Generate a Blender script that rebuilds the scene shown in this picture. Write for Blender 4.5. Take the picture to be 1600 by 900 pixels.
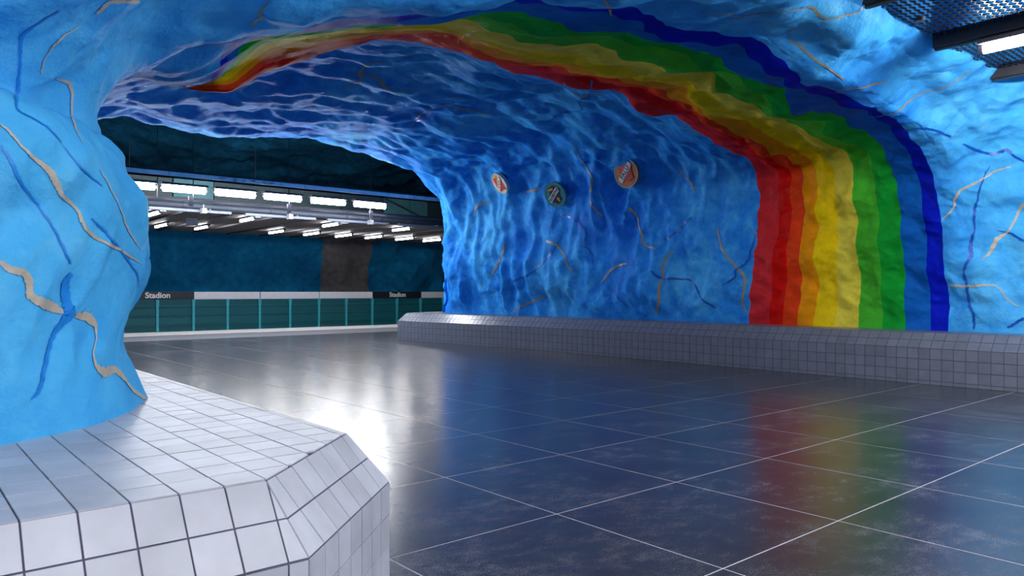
import bpy, bmesh, math, random
import numpy as np
from mathutils import Vector, Matrix
from mathutils.bvhtree import BVHTree

random.seed(7)
for o in list(bpy.data.objects):
    bpy.data.objects.remove(o)
scene = bpy.context.scene
COL = scene.collection

# ------------------------------------------------------------------ camera
# world X runs along both platform tunnels, Y along the cross passage, floor at z = 0
FPX, CX, HOR, EYE = 1165.0, 800.0, 456.0, 1.6
ANG = math.radians(49.7)
FW = (math.cos(ANG), math.sin(ANG))
RT = (math.sin(ANG), -math.cos(ANG))
cam_data = bpy.data.cameras.new('camera')
cam_data.sensor_width = 36.0
cam_data.lens = FPX / 1600.0 * 36.0
cam_data.shift_y = (HOR - 450.0) / 1600.0
cam_data.clip_start = 0.05
cam_data.clip_end = 200
cam = bpy.data.objects.new('camera', cam_data)
COL.objects.link(cam)
cam.location = (0, 0, EYE)
cam.rotation_euler = (math.pi / 2, 0, ANG - math.pi / 2)
scene.camera = cam

# ------------------------------------------------------------------ world, exposure
world = bpy.data.worlds.new('world')
scene.world = world
world.use_nodes = True
world.node_tree.nodes['Background'].inputs[0].default_value = (0.55, 0.65, 0.8, 1)
world.node_tree.nodes['Background'].inputs[1].default_value = 0.05
scene.view_settings.view_transform = 'Standard'
scene.view_settings.look = 'None'
scene.view_settings.gamma = 1.0
scene.view_settings.use_curve_mapping = False
scene.view_settings.exposure = 0.47
NEAR_TUBE = 160.0      # radiance of the tubes under the mesh ceiling
FAR_TUBE = 112.0       # radiance of the tubes over the far platform
TRACK_TUBE = 46.0

# ------------------------------------------------------------------ helpers
def ray(u, v):
    a = (u - CX) / FPX
    return (FW[0] + a * RT[0], FW[1] + a * RT[1], (HOR - v) / FPX)
def PY(u, v, Y):
    d = ray(u, v); f = Y / d[1]
    return (d[0] * f, Y, EYE + d[2] * f)
def PX(u, v, X):
    d = ray(u, v); f = X / d[0]
    return (X, d[1] * f, EYE + d[2] * f)

def tag(o, label=None, cat=None, group=None, kind=None):
    if label: o['label'] = label
    if cat: o['category'] = cat
    if group: o['group'] = group
    if kind: o['kind'] = kind
    return o
WLOC = {}
def empty(name, loc, label=None, cat=None, group=None, kind=None, rotz=0):
    o = bpy.data.objects.new(name, None)
    COL.objects.link(o)
    o.location = loc
    o.rotation_euler = (0, 0, rotz)
    o.empty_display_size = 0.2
    WLOC[o.name] = Vector(loc)
    return tag(o, label, cat, group, kind)
def link(name, me, mat=None, parent=None, loc=(0, 0, 0), local=False):
    o = bpy.data.objects.new(name, me)
    COL.objects.link(o)
    if mat is not None and len(me.materials) == 0:
        me.materials.append(mat)
    L = Vector(loc)
    WLOC[o.name] = L.copy()
    if parent is not None:
        o.parent = parent
        if not local:
            L = L - WLOC.get(parent.name, Vector())
    o.location = L
    return o
def copy_tree(o, parent=None):
    c = o.copy(); COL.objects.link(c); c.parent = parent
    for ch in o.children:
        copy_tree(ch, c)
    return c

class MB:
    """collects boxes, bars and tubes for one mesh"""
    def __init__(self): self.v = []; self.f = []
    def add(self, vs, fs):
        n = len(self.v); self.v += [tuple(p) for p in vs]; self.f += [tuple(i + n for i in q) for q in fs]
    def box(self, a, b):
        x0, y0, z0 = a; x1, y1, z1 = b
        self.add([(x0,y0,z0),(x1,y0,z0),(x1,y1,z0),(x0,y1,z0),(x0,y0,z1),(x1,y0,z1),(x1,y1,z1),(x0,y1,z1)],
                 [(0,3,2,1),(4,5,6,7),(0,1,5,4),(1,2,6,5),(2,3,7,6),(3,0,4,7)])
        return self
    def tube(self, p, q, r, n=10, r2=None):
        p = Vector(p); q = Vector(q); r2 = r if r2 is None else r2
        t = (q - p).normalized()
        s = t.cross(Vector((0, 0, 1)))
        if s.length < 1e-3: s = t.cross(Vector((0, 1, 0)))
        s.normalize(); w = s.cross(t)
        vs = []
        for c, rr in ((p, r), (q, r2)):
            for k in range(n):
                a = 2 * math.pi * k / n
                vs.append(c + s * (rr * math.cos(a)) + w * (rr * math.sin(a)))
        fs = [(k, (k + 1) % n, n + (k + 1) % n, n + k) for k in range(n)]
        fs += [tuple(range(n - 1, -1, -1)), tuple(range(n, 2 * n))]
        self.add(vs, fs)
        return self
    def prism(self, poly, z0, z1):
        n = len(poly)
        vs = [(x, y, z0) for x, y in poly] + [(x, y, z1) for x, y in poly]
        self.add(vs, [tuple(range(n - 1, -1, -1)), tuple(range(n, 2 * n))] + [(k, (k + 1) % n, n + (k + 1) % n, n + k) for k in range(n)])
        return self
    def mesh(self, name, smooth=False):
        me = bpy.data.meshes.new(name)
        me.from_pydata(self.v, [], self.f); me.update()
        if smooth: me.shade_smooth()
        return me
    def build(self, name, mat, parent=None, loc=(0, 0, 0), local=False, smooth=False):
        return link(name, self.mesh(name, smooth), mat, parent, loc, local)

# ------------------------------------------------------------------ materials
def new_mat(name):
    m = bpy.data.materials.new(name); m.use_nodes = True
    nt = m.node_tree; b = nt.nodes['Principled BSDF']
    return m, nt, b
def N(nt, t, **kw):
    n = nt.nodes.new(t)
    for k, v in kw.items():
        if k.startswith('i_'): n.inputs[k[2:].replace('_', ' ')].default_value = v
        else: setattr(n, k, v)
    return n
def ramp(nt, stops, interp='LINEAR'):
    r = nt.nodes.new('ShaderNodeValToRGB'); r.color_ramp.interpolation = interp
    e = r.color_ramp.elements
    while len(e) < len(stops): e.new(0.5)
    for k, (p, c) in enumerate(stops):
        e[k].position = p; e[k].color = (c[0], c[1], c[2], 1) if not isinstance(c, (int, float)) else (c, c, c, 1)
    return r
def plain(name, col, rough=0.5, metal=0.0, var=0.12, scale=6.0, bump=0.0):
    m, nt, b = new_mat(name)
    tc = N(nt, 'ShaderNodeTexCoord')
    no = N(nt, 'ShaderNodeTexNoise', i_Scale=scale, i_Detail=5.0)
    nt.links.new(tc.outputs['Object'], no.inputs['Vector'])
    lo = tuple(c * (1 - var) for c in col); hi = tuple(min(1, c * (1 + var)) for c in col)
    r = ramp(nt, [(0.3, lo), (0.7, hi)])
    nt.links.new(no.outputs['Fac'], r.inputs[0]); nt.links.new(r.outputs[0], b.inputs['Base Color'])
    b.inputs['Roughness'].default_value = rough; b.inputs['Metallic'].default_value = metal
    if bump:
        bp = N(nt, 'ShaderNodeBump', i_Strength=bump, i_Distance=0.02)
        nt.links.new(no.outputs['Fac'], bp.inputs['Height']); nt.links.new(bp.outputs[0], b.inputs['Normal'])
    return m
def glow(name, col, strength):
    m, nt, b = new_mat(name)
    b.inputs['Base Color'].default_value = (0.9, 0.9, 0.9, 1)
    b.inputs['Emission Color'].default_value = (*col, 1)
    b.inputs['Emission Strength'].default_value = strength
    return m

def rock_relief(nt, b, strength=0.55):
    tc = N(nt, 'ShaderNodeTexCoord')
    n1 = N(nt, 'ShaderNodeTexNoise', i_Scale=5.0, i_Detail=9.0, i_Roughness=0.62)
    n2 = N(nt, 'ShaderNodeTexNoise', i_Scale=26.0, i_Detail=4.0, i_Roughness=0.6)
    for n in (n1, n2): nt.links.new(tc.outputs['Object'], n.inputs['Vector'])
    ad = N(nt, 'ShaderNodeMath', operation='MULTIPLY_ADD'); ad.inputs[1].default_value = 0.22
    nt.links.new(n2.outputs['Fac'], ad.inputs[0])
    mp = N(nt, 'ShaderNodeMapping'); mp.inputs['Scale'].default_value = (1.0, 1.5, 0.8); mp.inputs['Rotation'].default_value = (0.3, 0.2, 0.5)
    n3 = N(nt, 'ShaderNodeTexNoise', i_Scale=1.5, i_Detail=6.0, i_Roughness=0.5, noise_type='RIDGED_MULTIFRACTAL')
    nt.links.new(tc.outputs['Object'], mp.inputs[0]); nt.links.new(mp.outputs[0], n3.inputs['Vector'])
    a3 = N(nt, 'ShaderNodeMath', operation='MULTIPLY_ADD'); a3.inputs[1].default_value = -0.45
    nt.links.new(n3.outputs['Fac'], a3.inputs[0]); nt.links.new(n1.outputs['Fac'], a3.inputs[2]); nt.links.new(a3.outputs[0], ad.inputs[2])
    bp = N(nt, 'ShaderNodeBump', i_Strength=strength, i_Distance=0.06)
    nt.links.new(ad.outputs[0], bp.inputs['Height']); nt.links.new(bp.outputs[0], b.inputs['Normal'])
    return tc
def rock_mat(name, stops, rough=0.40, relief=0.6, pale=None):
    m, nt, b = new_mat(name)
    tc = rock_relief(nt, b, relief)
    big = N(nt, 'ShaderNodeTexNoise', i_Scale=0.42, i_Detail=3.0)
    fine = N(nt, 'ShaderNodeTexNoise', i_Scale=3.2, i_Detail=9.0, i_Roughness=0.68)
    for n in (big, fine): nt.links.new(tc.outputs['Object'], n.inputs['Vector'])
    mx = N(nt, 'ShaderNodeMix'); mx.inputs[0].default_value = 0.5
    nt.links.new(big.outputs['Fac'], mx.inputs[2]); nt.links.new(fine.outputs['Fac'], mx.inputs[3])
    r = ramp(nt, stops)
    nt.links.new(mx.outputs[0], r.inputs[0])
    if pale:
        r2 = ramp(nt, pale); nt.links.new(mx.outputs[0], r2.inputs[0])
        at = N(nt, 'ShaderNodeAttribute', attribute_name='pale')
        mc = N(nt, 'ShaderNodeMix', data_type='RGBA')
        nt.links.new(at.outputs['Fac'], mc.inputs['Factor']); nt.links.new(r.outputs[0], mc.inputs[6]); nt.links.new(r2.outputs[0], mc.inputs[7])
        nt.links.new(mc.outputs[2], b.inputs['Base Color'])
    else:
        nt.links.new(r.outputs[0], b.inputs['Base Color'])
    b.inputs['Roughness'].default_value = rough
    b.inputs['Specular IOR Level'].default_value = 0.2
    df = N(nt, 'ShaderNodeBsdfDiffuse'); mxs = N(nt, 'ShaderNodeMixShader'); mxs.inputs[0].default_value = 0.84
    nt.links.new(b.inputs['Base Color'].links[0].from_socket, df.inputs['Color']); nt.links.new(b.inputs['Normal'].links[0].from_socket, df.inputs['Normal'])
    nt.links.new(b.outputs[0], mxs.inputs[1]); nt.links.new(df.outputs[0], mxs.inputs[2])
    nt.links.new(mxs.outputs[0], nt.nodes['Material Output'].inputs[0])
    return m
M = {}
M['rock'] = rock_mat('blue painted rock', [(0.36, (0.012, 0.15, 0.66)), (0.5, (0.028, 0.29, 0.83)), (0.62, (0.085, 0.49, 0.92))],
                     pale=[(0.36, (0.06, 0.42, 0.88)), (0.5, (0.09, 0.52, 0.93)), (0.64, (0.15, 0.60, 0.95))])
M['rock_shaded'] = rock_mat('shaded blue tunnel rock', [(0.34, (0.004, 0.022, 0.04)), (0.5, (0.005, 0.045, 0.09)), (0.64, (0.008, 0.08, 0.15))], rough=0.7)  # vault shade above the lamps is put into this colour, darker than the wall
M['rock_grey'] = rock_mat('grey painted rock', [(0.36, (0.16, 0.14, 0.14)), (0.64, (0.30, 0.27, 0.26))], rough=0.7)
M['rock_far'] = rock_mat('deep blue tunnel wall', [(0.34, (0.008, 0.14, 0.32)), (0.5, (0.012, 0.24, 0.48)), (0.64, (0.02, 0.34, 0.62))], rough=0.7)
def paint(name, c):
    lo = tuple(x * 0.72 for x in c); hi = tuple(min(1, x * 1.18 + 0.004) for x in c)
    return rock_mat(name, [(0.36, lo), (0.52, c), (0.64, hi)], rough=0.36, relief=0.55)
M['tan'] = plain('tan vein paint', (0.56, 0.48, 0.37), 0.5, bump=0.3, scale=20)
M['tan_shaded'] = plain('ochre vein paint', (0.34, 0.26, 0.15), 0.5, bump=0.3, scale=20)  # same tan paint, darkened to put the passage's dim light into the colour
M['vein'] = plain('blue vein paint', (0.003, 0.10, 0.50), 0.42, bump=0.3, scale=20)
M['veinlight'] = plain('bright blue vein paint', (0.008, 0.26, 0.78), 0.45, bump=0.3, scale=20)

def tile_mat(name, col, rough):
    m, nt, b = new_mat(name)
    tc = N(nt, 'ShaderNodeTexCoord'); oi = N(nt, 'ShaderNodeObjectInfo')
    ge = N(nt, 'ShaderNodeNewGeometry')
    no = N(nt, 'ShaderNodeTexNoise', i_Scale=5.0, i_Detail=6.0)
    nt.links.new(ge.outputs['Position'], no.inputs['Vector'])
    r = ramp(nt, [(0.3, tuple(c * 0.86 for c in col)), (0.7, tuple(min(1, c * 1.06) for c in col))])
    nt.links.new(no.outputs['Fac'], r.inputs[0])
    hv = N(nt, 'ShaderNodeHueSaturation')
    mr = N(nt, 'ShaderNodeMapRange'); mr.inputs[3].default_value = 0.9; mr.inputs[4].default_value = 1.06
    nt.links.new(oi.outputs['Random'], mr.inputs[0]); nt.links.new(mr.outputs[0], hv.inputs['Value'])
    nt.links.new(r.outputs[0], hv.inputs['Color']); nt.links.new(hv.outputs[0], b.inputs['Base Color'])
    b.inputs['Roughness'].default_value = rough
    return m
M['tile'] = tile_mat('glazed grey white tile', (0.56, 0.57, 0.62), 0.42)
M['tile_grey'] = tile_mat('glazed slate grey tile', (0.175, 0.195, 0.25), 0.3)
M['joint'] = plain('dark tile joint', (0.10, 0.09, 0.15), 0.8)
M['grout'] = plain('pale floor joint', (0.62, 0.62, 0.68), 0.6)

def floor_mat():
    m, nt, b = new_mat('polished dark stone')
    ge = N(nt, 'ShaderNodeNewGeometry')
    a = N(nt, 'ShaderNodeTexNoise', i_Scale=1.3, i_Detail=8.0, i_Roughness=0.7)
    c = N(nt, 'ShaderNodeTexNoise', i_Scale=110.0, i_Detail=2.0)
    mp = N(nt, 'ShaderNodeMapping'); mp.inputs['Scale'].default_value = (0.9, 1.5, 1.0); mp.inputs['Rotation'].default_value = (0, 0, 0.86)
    s = N(nt, 'ShaderNodeTexNoise', i_Scale=5.0, i_Detail=10.0, i_Roughness=0.75)
    nt.links.new(ge.outputs['Position'], a.inputs['Vector']); nt.links.new(ge.outputs['Position'], c.inputs['Vector'])
    nt.links.new(ge.outputs['Position'], mp.inputs[0]); nt.links.new(mp.outputs[0], s.inputs['Vector'])
    m1 = N(nt, 'ShaderNodeMath', operation='MULTIPLY'); nt.links.new(a.outputs['Fac'], m1.inputs[0]); nt.links.new(s.outputs['Fac'], m1.inputs[1])
    m2 = N(nt, 'ShaderNodeMath', operation='MULTIPLY'); nt.links.new(m1.outputs[0], m2.inputs[0]); nt.links.new(c.outputs['Fac'], m2.inputs[1])
    m3 = N(nt, 'ShaderNodeMath', operation='MULTIPLY'); m3.inputs[1].default_value = 4.0; nt.links.new(m2.outputs[0], m3.inputs[0])
    r = ramp(nt, [(0.25, (0.034, 0.035, 0.044)), (0.55, (0.062, 0.064, 0.078)), (0.95, (0.19, 0.195, 0.22))])
    nt.links.new(m3.outputs[0], r.inputs[0]); nt.links.new(r.outputs[0], b.inputs['Base Color'])
    rr = N(nt, 'ShaderNodeMapRange'); rr.inputs[3].default_value = 0.19; rr.inputs[4].default_value = 0.29
    nt.links.new(a.outputs['Fac'], rr.inputs[0]); nt.links.new(rr.outputs[0], b.inputs['Roughness'])
    b.inputs['IOR'].default_value = 1.6
    return m
M['floor'] = floor_mat()
M['platform'] = plain('pale platform stone', (0.28, 0.28, 0.32), 0.35)
M['white_edge'] = plain('white platform edge', (0.78, 0.77, 0.76), 0.5)
M['teal'] = plain('teal steel', (0.05, 0.46, 0.54), 0.4)
M['teal_deep'] = plain('deep teal board', (0.02, 0.24, 0.28), 0.5)
M['white_board'] = plain('white enamel', (0.75, 0.75, 0.80), 0.4, var=0.04)
M['black_board'] = plain('black enamel', (0.012, 0.012, 0.018), 0.4)
M['letter'] = plain('white lettering', (0.85, 0.85, 0.85), 0.5, var=0.02)
M['steel'] = plain('grey steel', (0.06, 0.06, 0.08), 0.55, 0.2)
M['dark_steel'] = plain('dark steel', (0.025, 0.025, 0.032), 0.45, 0.3)
M['mesh_steel'] = plain('blackened expanded metal', (0.035, 0.032, 0.045), 0.35, 0.6)
M['duct'] = plain('dark green duct', (0.015, 0.035, 0.04), 0.6)
M['duct_teal'] = plain('teal duct panel', (0.04, 0.14, 0.16), 0.6)
M['brown'] = plain('brown ceiling board', (0.10, 0.082, 0.075), 0.6, scale=3)
M['blue_pipe'] = plain('slate blue pipe', (0.012, 0.018, 0.032), 0.65)
M['pale_pipe'] = plain('pale steel tray', (0.07, 0.085, 0.13), 0.6)
M['rail_pale'] = plain('pale lavender steel', (0.60, 0.58, 0.66), 0.5)
M['white_plastic'] = plain('white plastic', (0.16, 0.16, 0.18), 0.5)
M['near_tube'] = glow('near tube light', (1.0, 0.97, 0.93), NEAR_TUBE)
M['far_tube'] = glow('far tube light', (0.95, 0.97, 1.0), FAR_TUBE)
M['track_tube'] = glow('track tube light', (0.97, 0.97, 1.0), TRACK_TUBE)
def perforated():
    m, nt, b = new_mat('perforated teal sheet')
    tc = N(nt, 'ShaderNodeTexCoord')
    vo = N(nt, 'ShaderNodeTexVoronoi', i_Scale=15.0, i_Randomness=0.0)
    nt.links.new(tc.outputs['Object'], vo.inputs['Vector'])
    lt = N(nt, 'ShaderNodeMath', operation='LESS_THAN'); lt.inputs[1].default_value = 0.44
    nt.links.new(vo.outputs['Distance'], lt.inputs[0])
    tr = N(nt, 'ShaderNodeBsdfTransparent'); mx = N(nt, 'ShaderNodeMixShader')
    nt.links.new(lt.outputs[0], mx.inputs[0]); nt.links.new(b.outputs[0], mx.inputs[1]); nt.links.new(tr.outputs[0], mx.inputs[2])
    nt.links.new(mx.outputs[0], nt.nodes['Material Output'].inputs[0])
    b.inputs['Base Color'].default_value = (0.012, 0.17, 0.20, 1); b.inputs['Roughness'].default_value = 0.5
    return m
M['perf'] = perforated()

# ------------------------------------------------------------------ noise
_rng = np.random.default_rng(11)
_perm = _rng.permutation(256); _perm = np.concatenate([_perm, _perm, _perm])
_grad = _rng.normal(size=(256, 3)); _grad /= np.linalg.norm(_grad, axis=1, keepdims=True)
def perlin(p):
    i = np.floor(p).astype(np.int64); f = p - i; i &= 255
    w = f * f * f * (f * (f * 6 - 15) + 10)
    out = np.zeros(len(p))
    for dx in (0, 1):
        wx = w[:, 0] if dx else 1 - w[:, 0]
        for dy in (0, 1):
            wy = w[:, 1] if dy else 1 - w[:, 1]
            for dz in (0, 1):
                wz = w[:, 2] if dz else 1 - w[:, 2]
                h = _perm[_perm[_perm[(i[:, 0] + dx) & 255] + ((i[:, 1] + dy) & 255)] + ((i[:, 2] + dz) & 255)]
                g = _grad[h]
                out += wx * wy * wz * (g[:, 0] * (f[:, 0] - dx) + g[:, 1] * (f[:, 1] - dy) + g[:, 2] * (f[:, 2] - dz))
    return out * 1.5
def fbm(p, oct=4, gain=0.5):
    a = 1.0; s = 0; q = p.copy()
    for k in range(oct):
        s = s + a * perlin(q); q = q * 2.03 + 17.3; a *= gain
    return s
def ridged(p, oct=3, gain=0.5):
    a = 1.0; s = 0; q = p.copy()
    for k in range(oct):
        s = s + a * (1 - 2 * np.abs(perlin(q)) * 1.3); q = q * 2.07 + 9.1; a *= gain
    return s

def grid_mesh(name, V, Nn, i0, i1, j0, j1, flip, pale=None):
    """part of a big vertex grid V[i,j] as a mesh, with the normals of the whole grid"""
    sub = V[i0:i1 + 1, j0:j1 + 1]; nn = Nn[i0:i1 + 1, j0:j1 + 1]
    a, b = sub.shape[:2]
    me = bpy.data.meshes.new(name)
    idx = np.arange(a * b).reshape(a, b)
    q = np.stack([idx[:-1, :-1], idx[1:, :-1], idx[1:, 1:], idx[:-1, 1:]], -1).reshape(-1, 4)
    if flip: q = q[:, ::-1]
    me.vertices.add(a * b); me.vertices.foreach_set('co', sub.reshape(-1, 3).astype(np.float32).ravel())
    me.loops.add(q.size); me.loops.foreach_set('vertex_index', q.ravel().astype(np.int32))
    me.polygons.add(len(q)); me.polygons.foreach_set('loop_start', (np.arange(len(q)) * 4).astype(np.int32))
    me.update(calc_edges=True)
    me.shade_smooth()
    if pale is not None:
        at = me.attributes.new('pale', 'FLOAT', 'POINT'); at.data.foreach_set('value', pale[i0:i1 + 1, j0:j1 + 1].astype(np.float32).ravel())
    me.normals_split_custom_set_from_vertices(nn.reshape(-1, 3).astype(np.float32))
    return me
def grid_normals(V):
    di = np.gradient(V, axis=0); dj = np.gradient(V, axis=1)
    n = np.cross(di, dj); n /= np.linalg.norm(n, axis=2, keepdims=True) + 1e-9
    return n
def cr_weights(t, n):
    """Catmull-Rom weights (len(t), n)"""
    W = np.zeros((len(t), n))
    for r, x in enumerate(t):
        k = min(int(math.floor(x)), n - 2); f = x - k
        w = [-0.5*f+f*f-0.5*f**3, 1-2.5*f*f+1.5*f**3, 0.5*f+2*f*f-1.5*f**3, -0.5*f*f+0.5*f**3]
        for m, wt in zip((k - 1, k, k + 1, k + 2), w):
            if m < 0: W[r, 0] += 2 * wt; W[r, 1] -= wt
            elif m > n - 1: W[r, n - 1] += 2 * wt; W[r, n - 2] -= wt
            else: W[r, m] += wt
    return W

# ------------------------------------------------------------------ the rock of the passage
# stations run from the near tunnel (0) to the far tunnel (12); columns from the left foot over the vault to the right foot
A = [(1.50,6.8,.7),(1.45,6.8,1.25),(1.55,6.8,1.75),(1.20,7.4,2.6),(1.30,8.6,3.9)] + \
    [PY(296,130,8.0),PY(400,60,6.4),PY(640,17,5.4),PY(880,2,5.2),PY(1150,75,5.1),PY(1400,203,5.1),PY(1450,258,5.2),PY(1468,340,5.2),PY(1479,430,5.2),(14.8,5.2,.7)]
B = [(1.40,9.2,.7),(1.40,9.2,1.3),(1.40,9.2,1.9),(1.25,9.4,2.7),(1.3,9.8,4.2)] + \
    [PY(318,138,8.6),PY(462,92,8.9),PY(640,64,9.0),PY(820,118,9.0),PY(965,150,9.0),PY(1100,215,9.1),PY(1178,265,9.1),PY(1184,335,9.1),PY(1178,415,9.15),(14.85,9.32,.7)]
MID = [tuple((p + q) / 2 for p, q in zip(a, b)) for a, b in zip(A, B)]
for k, dz in ((4,.05),(5,.06),(6,.08),(7,.05),(8,.02),(9,.0),(10,.12),(11,.08)):
    x, y, z = MID[k]; MID[k] = (x, y, z + dz)
S = [
 [(-5,3.9,.7),(-5,3.9,1.4),(-5,3.9,2),(-5,4.1,2.6),(-5,4.0,3.4),(-4,3.5,4.6),(-1.5,3.0,5.8),(2.6,2.7,6.8),(5.6,2.6,7.3),(8.6,2.6,7.5),(12.4,2.4,7.4),(14.4,1.5,6.4),(14.8,-2,3.4),(14.8,-3,2),(14.8,-3,.7)],
 [(-1.5,4.1,.7),(-1.5,4.05,1.3),(-1.5,4.05,1.9),(-1.5,4.1,2.45),(-1.3,4.2,3.1),(-.6,3.9,3.8),(1.0,3.7,4.5),(3.2,3.55,5.1),(5.5,3.45,5.7),(8.4,3.4,6.2),(12.3,3.4,6.3),(14.2,3.0,5.5),(14.8,2.4,3.3),(14.8,2.4,2),(14.8,2.4,.7)],
 [(.43,4.19,.7),(.42,4.1,1.3),(.42,4.08,1.9),(.42,4.08,2.40),(.30,4.36,3.0),(.95,4.1,3.35),(1.9,4.05,3.72),(3.5,4.0,4.1),(5.5,4.0,4.45),(8.3,4.0,4.85),(12.2,4.0,5.05),(14.0,4.0,4.6),(14.7,4.0,3.2),(14.8,4,2),(14.8,4,.7)],
 [(1.44,5.35,.7),(1.18,5.3,1.30),(1.44,5.5,1.88),(1.16,5.45,2.42),(1.14,5.6,3.0),(1.52,5.6,3.4),(2.2,5.0,3.6),(3.4,4.7,3.98),(5.3,4.55,4.38),(8.1,4.55,4.65),(12.3,4.6,4.55),(13.9,4.6,4.1),(14.6,4.6,3.0),(14.75,4.6,1.9),(14.8,4.6,.7)],
 A, MID, B,
 [(1.3,11,.7),(1.3,11,1.3),(1.3,11,1.9),(1.3,11,2.6),(1.6,11,3.7),(2.9,11,5.0),(4.6,11,5.55),(6.6,11,5.8),(8.8,11,5.75),(11,11,5.7),(13.2,11,5.3),(14.4,11,4.6),(14.8,11,3.3),(14.75,11,2),(14.9,11,.7)],
 [(1.3,14.5,.7),(1.3,14.5,1.3),(1.3,14.5,1.9),(1.3,14.5,2.7),(1.6,14.5,4.0),(3,14.5,5.2),(5,14.5,5.7),(7,14.5,5.9),(9,14.5,5.9),(11.2,14.5,5.85),(13.3,14.5,5.5),(14.4,14.5,4.8),(14.7,14.5,3.4),(14.6,14.5,2),(14.9,14.5,.7)],
 [(1.3,18,.7),(1.3,18,1.3),(1.3,18,1.9),(1.3,18,2.7),(1.6,18,4.1),(3,18,5.3),(5,18,5.7),(7.2,18,5.85),(9.4,18,5.85),(11.4,18,5.75),(13.2,18,5.45),(14.2,18,4.9),(14.5,18,3.5),(14.5,18,2),(14.8,18,.7)],
 [(1.2,20,.7),(1.2,20,1.3),(1.2,20,1.9),(1.2,20,2.7),(1.6,20,4.1),PY(160,183,20),PY(280,195,20),PY(400,210,20),PY(530,228,20),PY(600,252,20),PY(668,287,20),PY(694,325,20),PY(699,380,20.2),PY(698,440,20.3),(14.55,20.5,.7)],
 [(.6,20.9,.7),(.6,20.9,1.3),(.6,20.9,1.9),(.6,20.9,2.7),(.7,20.9,4.4),(2.6,20.9,6.1),(5,20.9,6.5),(7.8,20.9,6.55),(10.5,20.9,6.5),(12.2,20.9,6.2),(14.1,20.9,5.7),(15,21,4.8),(15.3,21.1,3.4),(15.3,21.1,2),(15.3,21.2,.7)],
 [(-.4,21.2,.7),(-.4,21.2,1.3),(-.4,21.2,1.9),(-.4,21.2,2.7),(-.4,21.2,4.7),(2.2,21.2,6.8),(4.8,21.2,7.1),(7.8,21.2,7.15),(10.6,21.2,7.1),(12.8,21.2,6.9),(15.2,21.2,6.3),(16.2,21.3,5.0),(16.5,21.4,3.5),(16.5,21.4,2),(16.5,21.5,.7)],
 [(-6,21.4,.7),(-6,21.4,1.3),(-6,21.4,1.9),(-6,21.4,2.7),(-6,21.4,5),(-1,21.4,7.4),(4,21.4,7.8),(7.8,21.4,7.9),(10.8,21.4,7.9),(14,21.4,7.8),(19,21.4,7.4),(26,21.5,6.4),(32,21.5,4),(32,21.5,2),(32,21.5,.7)],
]
C = np.array(S, dtype=float)
LEDGE = {0: (-5, 4.25, 2.75), 1: (-1.45, 4.33, 2.68), 2: (.20, 4.55, 2.62), 3: (1.04, 5.6, 2.66), 4: (1.22, 7.8, 3.1)}
extra = np.array([LEDGE.get(k, tuple((C[k, 3] + C[k, 4]) / 2)) for k in range(len(C))])
C = np.concatenate([C[:, :4], extra[:, None], C[:, 4:]], axis=1)
# stripe edges of the rainbow measured along the right wall, as fractions from the near edge to the far edge
def wall_y(u, X=14.8):
    a = (u - CX) / FPX
    return X * (RT[0] - (-RT[1]) * a) / (FW[0] + FW[1] * a)
EDGE_U = [1482, 1446, 1407, 1373, 1340, 1305, 1272, 1248, 1226, 1204, 1172]
ey = [wall_y(u) for u in EDGE_U]
FR = [(y - ey[0]) / (ey[-1] - ey[0]) for y in ey]
T = []
def seg(a, b, n): T.extend(np.linspace(a, b, n, endpoint=False))
seg(0, 1, 14); seg(1, 2, 44); seg(2, 3, 44); seg(3, 4, 56)
JA = len(T); JB = []
for k in range(10):
    JB.append(len(T)); seg(4 + 2 * FR[k], 4 + 2 * FR[k + 1], 12)
JB.append(len(T)); JE = len(T)
seg(6, 7, 42); seg(7, 8, 50); seg(8, 9, 46); seg(9, 10, 36); seg(10, 11, 24); seg(11, 12, 14); T.extend(np.linspace(12, 13, 14))
T = np.array(T)
NS = [34, 26, 30, 16, 18, 36, 36, 52, 58, 64, 66, 44, 52, 50, 46]
SP = []
for k, n in enumerate(NS): SP.extend(np.linspace(k, k + 1, n, endpoint=False))
SP.append(15.0); SP = np.array(SP)
ICL = sum(NS[:5]) + 18; ICR = sum(NS[:11]) + 22
WT, WS = cr_weights(T, 14), cr_weights(SP, 16)
V = np.einsum('jt,tcx,ic->ijx', WT, C, WS)
n0 = grid_normals(V)
FLIP = True
ctr = np.array([8.0, 12.0, 2.5])
mid = (len(SP) // 2, len(T) // 2)
if np.dot(n0[mid], ctr - V[mid]) < 0: n0 = -n0
else: FLIP = False
P = V.reshape(-1, 3); nn = n0.reshape(-1, 3)
x, y, z = P[:, 0], P[:, 1], P[:, 2]
ss = np.repeat(SP, len(T)); tt = np.tile(T, len(SP))
def smooth(e0, e1, q): 
    t = np.clip((q - e0) / (e1 - e0), 0, 1); return t * t * (3 - 2 * t)
rightw = smooth(10.6, 12.2, ss); leftw = 1 - smooth(4.6, 6.2, ss); ceil = (1 - rightw) * (1 - leftw)
deep = smooth(6.0, 6.8, tt) * (1 - smooth(9.7, 10.3, tt))
foot = smooth(0.75, 1.5, z)
d = 0.17 * fbm(P / 1.7, 3) * (1 - 0.45 * leftw)
d += ceil * (0.13 * fbm(P / np.array([1.7, 1.0, 1.2]) + 9, 2, 0.4) + 0.05 * (ridged(P / np.array([3.0, 1.6, 2.0]), 1) - 0.5)) * (0.5 + 0.6 * deep)
d += rightw * deep * 0.14 * (ridged(P / np.array([0.9, 0.80, 2.4]) + 3.7, 2, 0.45) - 0.55)
d += rightw * (1 - deep) * 0.06 * (ridged(P / np.array([1.2, 1.2, 0.9]) + 1.1, 3) - 0.6)
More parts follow.
